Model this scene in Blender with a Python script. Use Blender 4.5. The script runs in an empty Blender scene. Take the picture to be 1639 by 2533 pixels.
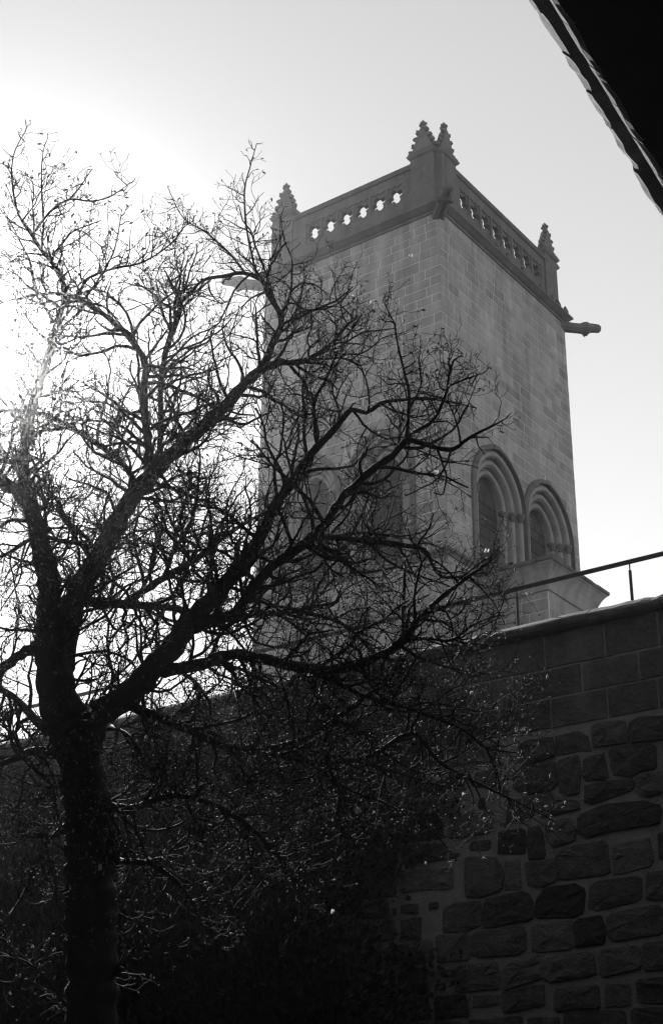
import bpy, math, random
import numpy as np
from mathutils import Matrix, Vector
from mathutils.geometry import tessellate_polygon

random.seed(11)
rng = np.random.default_rng(11)
scene = bpy.context.scene
C = scene.collection

# ------------------------------------------------------------------ camera
CZ = 1.6                                   # eye height above the courtyard ground
W, H, FPX = 1639.0, 2533.0, 3600.0         # photograph size and focal length in its pixels
PITCH, ROLL = math.radians(24.723), math.radians(0.672)
fwd = Vector((0, math.cos(PITCH), math.sin(PITCH)))
up0 = Vector((0, -math.sin(PITCH), math.cos(PITCH)))
rt0 = Vector((1, 0, 0))
RT = rt0 * math.cos(ROLL) + up0 * math.sin(ROLL)
UP = up0 * math.cos(ROLL) - rt0 * math.sin(ROLL)
cam = bpy.data.cameras.new('camera')
cam.sensor_fit = 'HORIZONTAL'
cam.sensor_width = 24.0
cam.lens = 24.0 * FPX / W
cam.clip_start = 0.05
cam.clip_end = 3000
cam_ob = bpy.data.objects.new('camera', cam)
C.objects.link(cam_ob)
m = Matrix((RT, UP, -fwd)).transposed().to_4x4()
m.translation = Vector((0, 0, CZ))
cam_ob.matrix_world = m
scene.camera = cam_ob

# ------------------------------------------------------------------ light
SUN_EL, SUN_AZ = math.radians(30.2), math.radians(-15.25)    # azimuth from +Y towards +X
world = bpy.data.worlds.new('World')
scene.world = world
world.use_nodes = True
wn = world.node_tree
wn.nodes.clear()
sky = wn.nodes.new('ShaderNodeTexSky')
sky.sky_type = 'NISHITA'
sky.sun_disc = False
sky.sun_elevation = SUN_EL
sky.sun_rotation = SUN_AZ
sky.altitude = 400
sky.air_density = 1.0
sky.dust_density = 0.03
sky.ozone_density = 1.0
bw = wn.nodes.new('ShaderNodeRGBToBW')      # black-and-white film
bg = wn.nodes.new('ShaderNodeBackground')
bg.inputs['Strength'].default_value = 0.10
wo = wn.nodes.new('ShaderNodeOutputWorld')
wn.links.new(sky.outputs[0], bw.inputs[0])
wn.links.new(bw.outputs[0], bg.inputs[0])
wn.links.new(bg.outputs[0], wo.inputs[0])
sun = bpy.data.lights.new('sun', 'SUN')
sun.energy = 2.3
sun.angle = math.radians(0.5)
sun_ob = bpy.data.objects.new('sun', sun)
C.objects.link(sun_ob)
sun_dir = Vector((math.sin(SUN_AZ) * math.cos(SUN_EL), math.cos(SUN_AZ) * math.cos(SUN_EL), math.sin(SUN_EL)))
sun_ob.rotation_euler = sun_dir.to_track_quat('Z', 'Y').to_euler()
sun_ob.location = sun_dir * 60

vs = scene.view_settings
vs.view_transform = 'Standard'
vs.look = 'None'
vs.gamma = 1.0
vs.use_curve_mapping = False
vs.exposure = 1.62
scene.render.engine = 'CYCLES'
cy = scene.cycles
cy.use_denoising = True
cy.max_bounces = 5
cy.diffuse_bounces = 3
cy.glossy_bounces = 2
cy.transmission_bounces = 2
cy.volume_bounces = 0
cy.sample_clamp_indirect = 3.0
cy.sample_clamp_direct = 0.0
cy.filter_width = 1.3

# ------------------------------------------------------------------ helpers
def pix(px, py, dist):
    """a point on the sight line through photograph pixel (px, py), dist metres away"""
    d = RT * ((px - W / 2) / FPX) + UP * ((H / 2 - py) / FPX) + fwd
    d.normalize()
    return Vector((0, 0, CZ)) + d * dist

def project(p):
    q = Vector(p) - Vector((0, 0, CZ))
    z = q.dot(fwd)
    if z < 0.1:
        return None
    return (W / 2 + FPX * q.dot(RT) / z, H / 2 - FPX * q.dot(UP) / z, z)

def link(name, me, parent=None):
    o = bpy.data.objects.new(name, me)
    C.objects.link(o)
    if parent is not None:
        o.parent = parent
    return o

def thing(name, label, cat, loc=(0, 0, 0), rz=0.0, group=None):
    o = bpy.data.objects.new(name, None)
    o.empty_display_size = 0.3
    C.objects.link(o)
    o.location = loc
    o.rotation_euler = (0, 0, rz)
    o['label'] = label
    o['category'] = cat
    if group:
        o['group'] = group
    return o

class MB:
    """collects faces; build() makes ONE mesh object"""
    def __init__(s):
        s.v, s.f, s.t = [], [], []
    def add(s, verts, faces, tone=1.0):
        n = len(s.v)
        s.v += [tuple(p) for p in verts]
        s.f += [tuple(i + n for i in fc) for fc in faces]
        s.t += [tone] * len(faces)
    def build(s, name, mat, parent=None, smooth=False):
        me = bpy.data.meshes.new(name)
        me.from_pydata(s.v, [], s.f)
        at = me.attributes.new('tone', 'FLOAT', 'FACE')
        at.data.foreach_set('value', s.t)
        me.materials.append(mat)
        if smooth:
            me.polygons.foreach_set('use_smooth', [True] * len(me.polygons))
        me.update()
        return link(name, me, parent)

# ------------------------------------------------------------------ materials (greys: the film is black and white)
def nodes(name):
    mt = bpy.data.materials.new(name)
    mt.use_nodes = True
    nt = mt.node_tree
    b = nt.nodes['Principled BSDF']
    b.inputs['Specular IOR Level'].default_value = 0.25
    return mt, nt, b

def stone_mat(name, base, var=0.35, scale=3.0, rough=0.9, bump=0.4, bscale=40.0, streak=0.0, bdist=0.02):
    mt, nt, b = nodes(name)
    N = nt.nodes.new; L = nt.links.new
    tc = N('ShaderNodeTexCoord')
    n1 = N('ShaderNodeTexNoise'); n1.inputs['Scale'].default_value = scale; n1.inputs['Detail'].default_value = 8; n1.inputs['Roughness'].default_value = 0.75
    L(tc.outputs['Object'], n1.inputs['Vector'])
    mr = N('ShaderNodeMapRange'); mr.inputs['From Min'].default_value = 0.25; mr.inputs['From Max'].default_value = 0.75
    mr.inputs['To Min'].default_value = 1 - var; mr.inputs['To Max'].default_value = 1 + var
    L(n1.outputs['Fac'], mr.inputs['Value'])
    at = N('ShaderNodeAttribute'); at.attribute_name = 'tone'
    mu = N('ShaderNodeMath'); mu.operation = 'MULTIPLY'
    L(mr.outputs[0], mu.inputs[0]); L(at.outputs['Fac'], mu.inputs[1])
    last = mu.outputs[0]
    if streak:
        mp = N('ShaderNodeMapping'); mp.inputs['Scale'].default_value = (2.2, 2.2, 0.16)
        n2 = N('ShaderNodeTexNoise'); n2.inputs['Scale'].default_value = 1.0; n2.inputs['Detail'].default_value = 6; n2.inputs['Roughness'].default_value = 0.7
        L(tc.outputs['Object'], mp.inputs['Vector']); L(mp.outputs[0], n2.inputs['Vector'])
        mr2 = N('ShaderNodeMapRange'); mr2.inputs['From Min'].default_value = 0.35; mr2.inputs['From Max'].default_value = 0.65
        mr2.inputs['To Min'].default_value = 1 - streak; mr2.inputs['To Max'].default_value = 1.0
        L(n2.outputs['Fac'], mr2.inputs['Value'])
        m2 = N('ShaderNodeMath'); m2.operation = 'MULTIPLY'
        L(last, m2.inputs[0]); L(mr2.outputs[0], m2.inputs[1]); last = m2.outputs[0]
    m3 = N('ShaderNodeMath'); m3.operation = 'MULTIPLY'; m3.inputs[1].default_value = base; m3.use_clamp = True
    L(last, m3.inputs[0]); L(m3.outputs[0], b.inputs['Base Color'])
    b.inputs['Roughness'].default_value = rough
    n3 = N('ShaderNodeTexNoise'); n3.inputs['Scale'].default_value = bscale; n3.inputs['Detail'].default_value = 6; n3.inputs['Roughness'].default_value = 0.7
    L(tc.outputs['Object'], n3.inputs['Vector'])
    bp = N('ShaderNodeBump'); bp.inputs['Strength'].default_value = bump; bp.inputs['Distance'].default_value = bdist
    L(n3.outputs['Fac'], bp.inputs['Height']); L(bp.outputs[0], b.inputs['Normal'])
    return mt

M = {}
M['tower'] = stone_mat('tower_limestone', 0.3, 0.34, 0.9, streak=0.42)
M['tower_mortar'] = stone_mat('tower_mortar', 0.45, 0.15, 2.0)
M['carved'] = stone_mat('weathered_carved_stone', 0.12, 0.35, 2.0, streak=0.3)
M['jamb'] = stone_mat('window_jamb_stone', 0.25, 0.3, 2.5, streak=0.2)
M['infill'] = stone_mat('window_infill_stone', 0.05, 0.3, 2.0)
M['wall'] = stone_mat('courtyard_wall_stone', 0.19, 0.4, 3.5, bump=1.0, bscale=14, streak=0.4, bdist=0.09)
M['wall_mortar'] = stone_mat('courtyard_wall_mortar', 0.4, 0.3, 5.0, bump=1.0, bscale=35, bdist=0.04, streak=0.2)
M['coping'] = stone_mat('coping_stone', 0.22, 0.35, 5.0, bump=0.6)
M['eave'] = stone_mat('eave_stone', 0.3, 0.5, 9.0, bump=0.9, bscale=30, bdist=0.015)
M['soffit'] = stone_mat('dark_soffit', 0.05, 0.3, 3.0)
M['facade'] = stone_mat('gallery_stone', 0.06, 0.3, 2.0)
M['ground'] = stone_mat('dark_soil', 0.045, 0.4, 1.5)
M['bark'] = stone_mat('bark', 0.085, 0.4, 12.0, rough=0.75, bump=0.9, bscale=50, bdist=0.01)
M['twig'] = stone_mat('twig_bark', 0.085, 0.3, 15.0, rough=0.85, bump=0.2, bscale=80)

mt, nt, b = nodes('bud_fur')
b.inputs['Base Color'].default_value = (0.32, 0.32, 0.32, 1); b.inputs['Roughness'].default_value = 0.6
b.inputs['Sheen Weight'].default_value = 1.0; b.inputs['Sheen Roughness'].default_value = 0.4
M['bud'] = mt
mt, nt, b = nodes('petal')
b.inputs['Base Color'].default_value = (0.8, 0.8, 0.8, 1); b.inputs['Roughness'].default_value = 0.5
tr = nt.nodes.new('ShaderNodeBsdfTranslucent'); tr.inputs['Color'].default_value = (0.75, 0.75, 0.75, 1)
mx = nt.nodes.new('ShaderNodeMixShader'); mx.inputs[0].default_value = 0.55
nt.links.new(b.outputs[0], mx.inputs[1]); nt.links.new(tr.outputs[0], mx.inputs[2])
nt.links.new(mx.outputs[0], nt.nodes['Material Output'].inputs['Surface'])
M['petal'] = mt
mt, nt, b = nodes('rail_iron')
b.inputs['Base Color'].default_value = (0.035, 0.035, 0.035, 1); b.inputs['Metallic'].default_value = 0.3; b.inputs['Roughness'].default_value = 0.55
M['iron'] = mt

# ------------------------------------------------------------------ setting: ground
g = MB()
g.add([(-150, -150, 0), (150, -150, 0), (150, 150, 0), (-150, 150, 0)], [(0, 1, 2, 3)])
go = g.build('ground', M['ground'])
go['kind'] = 'structure'

# ------------------------------------------------------------------ shared geometry
TH = math.radians(53.264)                       # heading of the tower, wall and walk
ct, st = math.cos(TH), math.sin(TH)
ra = Vector((ct, st, 0)); la = Vector((-st, ct, 0))
AZN = math.radians(4.979)
NC = Vector((34 * math.sin(AZN), 34 * math.cos(AZN), 0))   # near corner of the tower
WR, WL = 7.4, 6.3                                # right and left face widths
FACES = {'R': ((0, 0), (1, 0), (0, -1), WR), 'L': ((0, 0), (0, 1), (-1, 0), WL),
         'B': ((WR, WL), (-1, 0), (0, 1), WR), 'F': ((WR, 0), (0, 1), (1, 0), WL)}
def fmap(key):
    o, d, n, ln = FACES[key]
    return lambda a, dep, z: (o[0] + d[0] * a - n[0] * dep, o[1] + d[1] * a - n[1] * dep, z)

def block(mb, poly, d0, d1, bev, mp, tone=1.0, bulge=0.0):
    """a stone: outline poly [(a, z)], front at depth d0, back at depth d1, edges worn by bev"""
    n = len(poly)
    cx = sum(p[0] for p in poly) / n; cz = sum(p[1] for p in poly) / n
    ins = []
    for a, z in poly:
        dx, dz = a - cx, z - cz
        l = math.hypot(dx, dz) + 1e-9
        k = max(0.2, 1 - bev * 1.4 / l)
        ins.append((cx + dx * k, cz + dz * k))
    vs_ = [mp(a, d1, z) for a, z in poly] + [mp(a, d0 + bev, z) for a, z in poly] + \
          [mp(a, d0 + random.uniform(-0.2, 0.2) * bev, z) for a, z in ins]
    fs = []
    for i in range(n):
        j = (i + 1) % n
        fs.append((i, j, n + j, n + i))
        fs.append((n + i, n + j, 2 * n + j, 2 * n + i))
    if bulge:
        rg = bulge * 0.9
        vs_ += [mp(cx + (a - cx) * random.uniform(0.45, 0.75), d0 - bulge * 0.5 + random.uniform(-rg, rg), cz + (z - cz) * random.uniform(0.45, 0.75)) for a, z in ins]
        vs_.append(mp(cx, d0 - bulge * random.uniform(-0.3, 1.2), cz))
        for i in range(n):
            j = (i + 1) % n
            fs.append((2 * n + i, 2 * n + j, 3 * n + j)); fs.append((2 * n + i, 3 * n + j, 3 * n + i))
            fs.append((3 * n + i, 3 * n + j, 4 * n))
    else:
        fs.append(tuple(range(2 * n, 3 * n)))
    mb.add(vs_, fs, tone)

def sheet(mb, outer, holes, dep, mp, tone=1.0):
    loops = [[Vector((a, z, 0)) for a, z in outer]] + [[Vector((a, z, 0)) for a, z in h] for h in holes]
    tris = tessellate_polygon(loops)
    flat = [p for l in loops for p in l]
    mb.add([mp(p.x, dep, p.y) for p in flat], [tuple(t) for t in tris], tone)

def strip(mb, poly, d0, d1, mp, closed=True, tone=1.0):
    n = len(poly)
    vs_ = [mp(a, d0, z) for a, z in poly] + [mp(a, d1, z) for a, z in poly]
    fs = [(i, (i + 1) % n, n + (i + 1) % n, n + i) for i in range(n if closed else n - 1)]
    mb.add(vs_, fs, tone)

def slab(mb, outer, holes, d0, d1, mp, tone=1.0):
    sheet(mb, outer, holes, d0, mp, tone); sheet(mb, outer, holes, d1, mp, tone)
    strip(mb, outer, d0, d1, mp, True, tone)
    for h in holes:
        strip(mb, h, d0, d1, mp, True, tone)

def rect_loops(mb, x0, x1, y0, y1, prof, tone=1.0, cap=True):
    """loft of rectangles: prof = [(outset, z)]"""
    vs_, fs = [], []
    for o, z in prof:
        vs_ += [(x0 - o, y0 - o, z), (x1 + o, y0 - o, z), (x1 + o, y1 + o, z), (x0 - o, y1 + o, z)]
    for k in range(len(prof) - 1):
        for i in range(4):
            j = (i + 1) % 4
            fs.append((4 * k + i, 4 * k + j, 4 * k + 4 + j, 4 * k + 4 + i))
    if cap:
        e = 4 * (len(prof) - 1)
        fs += [(0, 3, 2, 1), (e, e + 1, e + 2, e + 3)]
    mb.add(vs_, fs, tone)

def tube(mb, pts, rad, sides=8, tone=1.0, cap=True):
    pts = [Vector(p) for p in pts]
    if not hasattr(rad, '__len__'):
        rad = [rad] * len(pts)
    vs_, fs = [], []
    ref = Vector((0.31, 0.17, 0.93))
    for i, p in enumerate(pts):
        t = (pts[min(i + 1, len(pts) - 1)] - pts[max(i - 1, 0)]).normalized()
        u = t.cross(ref)
        if u.length < 0.05:
            u = t.cross(Vector((1, 0, 0)))
        u.normalize(); v = t.cross(u)
        for s in range(sides):
            a = 2 * math.pi * s / sides
            vs_.append(p + (u * math.cos(a) + v * math.sin(a)) * rad[i])
    for i in range(len(pts) - 1):
        for s in range(sides):
            s2 = (s + 1) % sides
            fs.append((i * sides + s, i * sides + s2, (i + 1) * sides + s2, (i + 1) * sides + s))
    if cap:
        fs.append(tuple(range(sides - 1, -1, -1)))
        e = (len(pts) - 1) * sides
        fs.append(tuple(range(e, e + sides)))
    mb.add(vs_, fs, tone)

def lump(mb, c, r, seed=0, squash=(1, 1, 1), tone=1.0, jag=0.25, rings=4, seg=7):
    rd = random.Random(seed)
    vs_, fs = [], []
    c = Vector(c)
    for i in range(rings + 1):
        ph = math.pi * i / rings
        for s in range(seg):
            a = 2 * math.pi * s / seg
            q = r * (1 + rd.uniform(-jag, jag))
            vs_.append((c.x + q * squash[0] * math.sin(ph) * math.cos(a), c.y + q * squash[1] * math.sin(ph) * math.sin(a), c.z + q * squash[2] * math.cos(ph)))
    for i in range(rings):
        for s in range(seg):
            fs.append((i * seg + s, i * seg + (s + 1) % seg, (i + 1) * seg + (s + 1) % seg, (i + 1) * seg + s))
    mb.add(vs_, fs, tone)

# ------------------------------------------------------------------ TOWER
tower = thing('castle_tower', 'tall square castle tower of pale ashlar with pinnacles and pierced parapet', 'tower', NC, TH)
ZW = 25.04 + CZ        # top of the plain wall
ZB = 11.5 + CZ         # courses are built down to here, well below what the courtyard wall hides
ZSILL = 14.66 + CZ
WINS = {'R': [(2.72, 1.42, 17.0 + CZ, 1.60), (5.52, 1.42, 17.05 + CZ, 1.60)],
        'L': [(2.08, 1.10, 17.2 + CZ, 1.40), (4.50, 1.10, 17.2 + CZ, 1.40)]}

def arch_hw(win, z, shrink=0.0):
    c, hw, zs, rise = win
    hw -= shrink; rise -= shrink * 1.08
    if z <= zs:
        return hw
    R = (hw * hw + rise * rise) / (2 * hw)
    h = z - zs
    if h >= rise:
        return 0.0
    return max(0.0, math.sqrt(max(0, R * R - h * h)) - (R - hw))

def arch_line(win, shrink, z0, n=11):
    """open outline: bottom left, up, over the arch, down to bottom right"""
    c, hw, zs, rise = win
    hw -= shrink; rise -= shrink * 1.08
    R = (hw * hw + rise * rise) / (2 * hw)
    am = math.asin(min(1, rise / R))
    half = [(R * math.cos(am * k / n) - (R - hw), zs + R * math.sin(am * k / n)) for k in range(n + 1)]
    left = [(c - x, z) for x, z in half]
    right = [(c + x, z) for x, z in half]
    return [(c - hw, z0)] + left + right[::-1][1:] + [(c + hw, z0)]

core = MB()
rect_loops(core, 0.05, WR - 0.05, 0.05, WL - 0.05, [(0.0, 0), (0.0, ZB)])
rect_loops(core, 1.5, WR - 1.5, 1.5, WL - 1.5, [(0.0, ZB), (0.0, ZW)])
core.build('core_masonry', M['tower_mortar'], tower)
bed = MB()
for key in 'RLBF':
    mp = fmap(key); ln = FACES[key][3]
    holes = [arch_line(w, 0.06, ZSILL + 0.02)[::-1] for w in WINS.get(key, [])]
    sheet(bed, [(0.002, ZB), (ln - 0.002, ZB), (ln - 0.002, ZW), (0.002, ZW)], holes, 0.002, mp)
bed.build('mortar_bed', M['tower_mortar'], tower)

stones = []            # (poly, key, proud, tone, area in the picture)
for key in 'RLBF':
    mp = fmap(key); ln = FACES[key][3]
    wins = WINS.get(key, [])
    z = ZB
    J = 0.030
    while z < ZW - 0.05:
        hh = random.choice([0.27, 0.29, 0.31, 0.33, 0.35])
        if z < ZSILL - 0.5:
            hh *= 1.25
        z1 = min(z + hh, ZW)
        if ZW - z1 < 0.15:
            z1 = ZW
        left0 = 0.0
        bounds = [(left0, left0)]
        for w in wins:
            if z1 <= ZSILL + 0.02:
                continue
            b0, b1 = arch_hw(w, max(z, ZSILL), 0.05), arch_hw(w, z1, 0.05)
            if b0 > 0.02:
                bounds += [(w[0] - b0, w[0] - b1), (w[0] + b0, w[0] + b1)]
        rend = ln
        bounds.append((rend, rend))
        for k in range(0, len(bounds), 2):
            A, B = bounds[k], bounds[k + 1]
            lo, hi = max(A), min(B)
            if min(B[0] - A[0], B[1] - A[1]) < 0.05:
                continue
            js = []
            x = lo + random.uniform(0.2, 0.75)
            while x < hi - 0.22:
                js.append(x)
                x += random.choice([0.34, 0.45, 0.55, 0.62, 0.7, 0.85]) * random.uniform(0.9, 1.1)
            edges = [A] + [(x, x) for x in js] + [B]
            for e0, e1 in zip(edges[:-1], edges[1:]):
                j0 = 0.0 if e0[0] == 0.0 else J / 2; j1 = 0.0 if e1[0] == ln else J / 2
                q = [(e0[0] + j0, z + J / 2), (e1[0] - j1, z + J / 2), (e1[1] - j1, z1 - J / 2), (e0[1] + j0, z1 - J / 2)]
                if q[1][0] - q[0][0] < 0.03 or q[2][0] - q[3][0] < 0.03:
                    continue
                tone = random.gauss(1.0, 0.10)
                if random.random() < 0.05:
                    tone *= 0.8
                area = 0
                if key in 'RL':
                    pp = [project(NC + ra * p[0] + la * p[1] + Vector((0, 0, p[2]))) for p in (mp(a, 0, zz) for a, zz in q)]
                    if all(p and 0 < p[0] < W and 0 < p[1] < H for p in pp):
                        area = abs(sum(pp[i][0] * pp[(i + 1) % 4][1] - pp[(i + 1) % 4][0] * pp[i][1] for i in range(4))) / 2
                        if key == 'R' and q[0][1] < ZSILL and q[0][0] > 1.2 and q[0][0] < 4.6:
                            area = 0        # behind the low side building
                        if pp[0][1] > 1560 - 0.235 * (pp[0][0] - 1250) - 30:
                            area = 0        # behind the courtyard wall
                stones.append((q, key, random.uniform(-0.012, -0.003), tone, area))
        z = z1
stones.sort(key=lambda s: -s[4])
rest = MB()
for i, (q, key, pr, tone, area) in enumerate(stones):
    if i < 300 and area > 0:
        mb = MB(); block(mb, q, pr, 0.034, 0.004, fmap(key), tone)
        mb.build('ashlar_stone', M['tower'], tower)
    else:
        block(rest, q, pr, 0.034, 0.004, fmap(key), tone)
ro = rest.build('ashlar_masonry', M['tower'], tower)
ro['kind'] = 'stuff'

# windows: splayed orders with colonnettes, capitals, rolls and a blocked-up back
for key in 'RL':
    mp = fmap(key)
    for win in WINS[key]:
        c, hw, zs, rise = win
        z0 = ZSILL + 0.02
        k_ = hw / 1.42
        back = MB()
        dep = 0.50
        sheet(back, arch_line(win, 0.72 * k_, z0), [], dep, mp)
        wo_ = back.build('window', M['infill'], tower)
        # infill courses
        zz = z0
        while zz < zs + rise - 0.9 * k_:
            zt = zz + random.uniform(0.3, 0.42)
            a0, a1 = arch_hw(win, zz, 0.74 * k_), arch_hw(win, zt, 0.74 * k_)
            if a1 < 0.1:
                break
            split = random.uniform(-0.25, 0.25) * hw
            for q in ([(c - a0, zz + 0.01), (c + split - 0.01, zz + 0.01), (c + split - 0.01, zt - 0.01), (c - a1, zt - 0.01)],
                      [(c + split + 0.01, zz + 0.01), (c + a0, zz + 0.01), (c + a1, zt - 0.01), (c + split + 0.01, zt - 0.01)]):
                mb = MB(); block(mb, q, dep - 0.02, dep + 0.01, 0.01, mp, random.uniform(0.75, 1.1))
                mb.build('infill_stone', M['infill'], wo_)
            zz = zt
        # hood mould: proud rib round the outside
        mb = MB()
        o_ = arch_line(win, -0.05, z0, 14); i_ = arch_line(win, 0.08, z0, 14)
        n = len(o_)
        for A, B, d0, d1 in ((o_, o_, 0.02, -0.075), (i_, i_, -0.075, 0.12)):
            strip(mb, A, d0, d1, mp, False)
        mb.add([mp(a, -0.075, z) for a, z in o_] + [mp(a, -0.105, z) for a, z in i_], [(i, i + 1, n + i + 1, n + i) for i in range(n - 1)])
        mb.build('hood_mould', M['carved'], wo_)
        # three stepped orders
        sh = [0.08, 0.29, 0.51, 0.72]; dp = [0.05, 0.19, 0.34, 0.50]
        for k in range(3):
            mb = MB()
            A = arch_line(win, sh[k] * k_, z0, 14); B = arch_line(win, sh[k + 1] * k_, z0, 14)
            n = len(A)
            mb.add([mp(a, dp[k], z) for a, z in A] + [mp(a, dp[k], z) for a, z in B], [(i, i + 1, n + i + 1, n + i) for i in range(n - 1)])
            strip(mb, B, dp[k], dp[k + 1] + 0.01, mp, False)
            mb.build('arch_order', M['jamb'], wo_)
            mid = arch_line(win, (sh[k] + 0.125) * k_, z0, 14)
            dd = dp[k] - 0.01
            mb = MB()
            tube(mb, [mp(a, dd, z) for a, z in mid[1:-1]], 0.08, 8)
            mb.build('roll_moulding', M['jamb'], wo_, True)
            mid2 = arch_line(win, (sh[k] + 0.02) * k_, z0, 14)
            mb = MB()
            tube(mb, [mp(a, dd + 0.02, z) for a, z in mid2], 0.035, 6)
            mb.build('fillet_moulding', M['jamb'], wo_, True)
            for a, z in (mid[0], mid[-1]):
                mb = MB()
                tube(mb, [mp(a, dd, z0), mp(a, dd, z0 + 0.1), mp(a, dd, z0 + 0.12), mp(a, dd, zs - 0.24)], [0.11, 0.11, 0.082, 0.082], 10)
                mb.build('colonnette', M['jamb'], wo_, True)
                mb = MB()
                tube(mb, [mp(a, dd, zs - 0.25), mp(a, dd, zs - 0.22), mp(a, dd, zs - 0.19), mp(a, dd, zs - 0.08), mp(a, dd, zs - 0.06), mp(a, dd, zs + 0.01)], [0.085, 0.11, 0.09, 0.13, 0.145, 0.145], 8)
                mb.build('capital', M['carved'], wo_)
        mb = MB()
        vs_ = [mp(c - hw, -0.04, ZSILL - 0.02), mp(c + hw, -0.04, ZSILL - 0.02), mp(c + hw, 0.55, ZSILL + 0.1), mp(c - hw, 0.55, ZSILL + 0.1)]
        mb.add(vs_, [(0, 1, 2, 3)])
        mb.build('window_sill', M['jamb'], wo_)

mb = MB()
rect_loops(mb, 0, WR, 0, WL, [(-0.02, ZSILL - 0.24), (0.03, ZSILL - 0.22), (0.07, ZSILL - 0.14), (0.13, ZSILL - 0.10), (0.14, ZSILL - 0.04), (-0.01, ZSILL + 0.03)], cap=False)
mb.build('string_course', M['carved'], tower)
mb = MB()
rect_loops(mb, 0, WR, 0, WL, [(-0.02, ZW - 0.02), (0.04, ZW - 0.01), (0.05, ZW + 0.07), (0.10, ZW + 0.10), (0.20, ZW + 0.2), (0.23, ZW + 0.22), (0.23, ZW + 0.28), (0.06, ZW + 0.40), (-0.02, ZW + 0.44)])
mb.build('cornice', M['carved'], tower)
for i, x in enumerate((2.9, 3.55, 4.45, 5.6, 6.35, 6.7, 7.2)):
    mb = MB()
    p = fmap('R')(x, -0.17, ZW + 0.36)
    lump(mb, p, 0.085, i, (1.2, 0.9, 1.0)); lump(mb, (p[0] + 0.1, p[1], p[2] - 0.03), 0.06, i + 40)
    lump(mb, (p[0] - 0.06, p[1] - 0.03, p[2] + 0.06), 0.05, i + 80)
    mb.build('leaf_boss', M['carved'], tower)

ZP0, ZP1 = ZW + 0.40, 27.10 + CZ
def quatre(cx, cz, r, n=7):
    pts = []
    for k in range(4):
        a0 = math.pi / 4 + 0.35 + k * math.pi / 2
        lc = (cx + r * 0.64 * math.cos(a0), cz + r * 0.64 * math.sin(a0))
        for i in range(n):
            t = a0 - 1.95 + 3.9 * i / (n - 1)
            pts.append((lc[0] + r * 0.42 * math.cos(t), lc[1] + r * 0.42 * math.sin(t)))
    return pts
def tref_frame(cx, cz, w, h):
    return [(cx - w, cz - h), (cx + w, cz - h), (cx + w, cz + h), (cx + 0.25 * w, cz + h * 0.8), (cx, cz + h * 1.05), (cx - 0.25 * w, cz + h * 0.8), (cx - w, cz + h)]
def arch_frame(cx, cz, w, h):
    # square panel with a cusped head
    pts = [(cx - w, cz - h), (cx + w, cz - h), (cx + w, cz + h * 0.35)]
    for i in range(1, 6):
        t = math.pi * i / 6
        pts.append((cx + w * math.cos(t) * 0.92, cz + h * 0.35 + h * 0.65 * math.sin(t)))
    pts.append((cx - w, cz + h * 0.35))
    return pts
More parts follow.
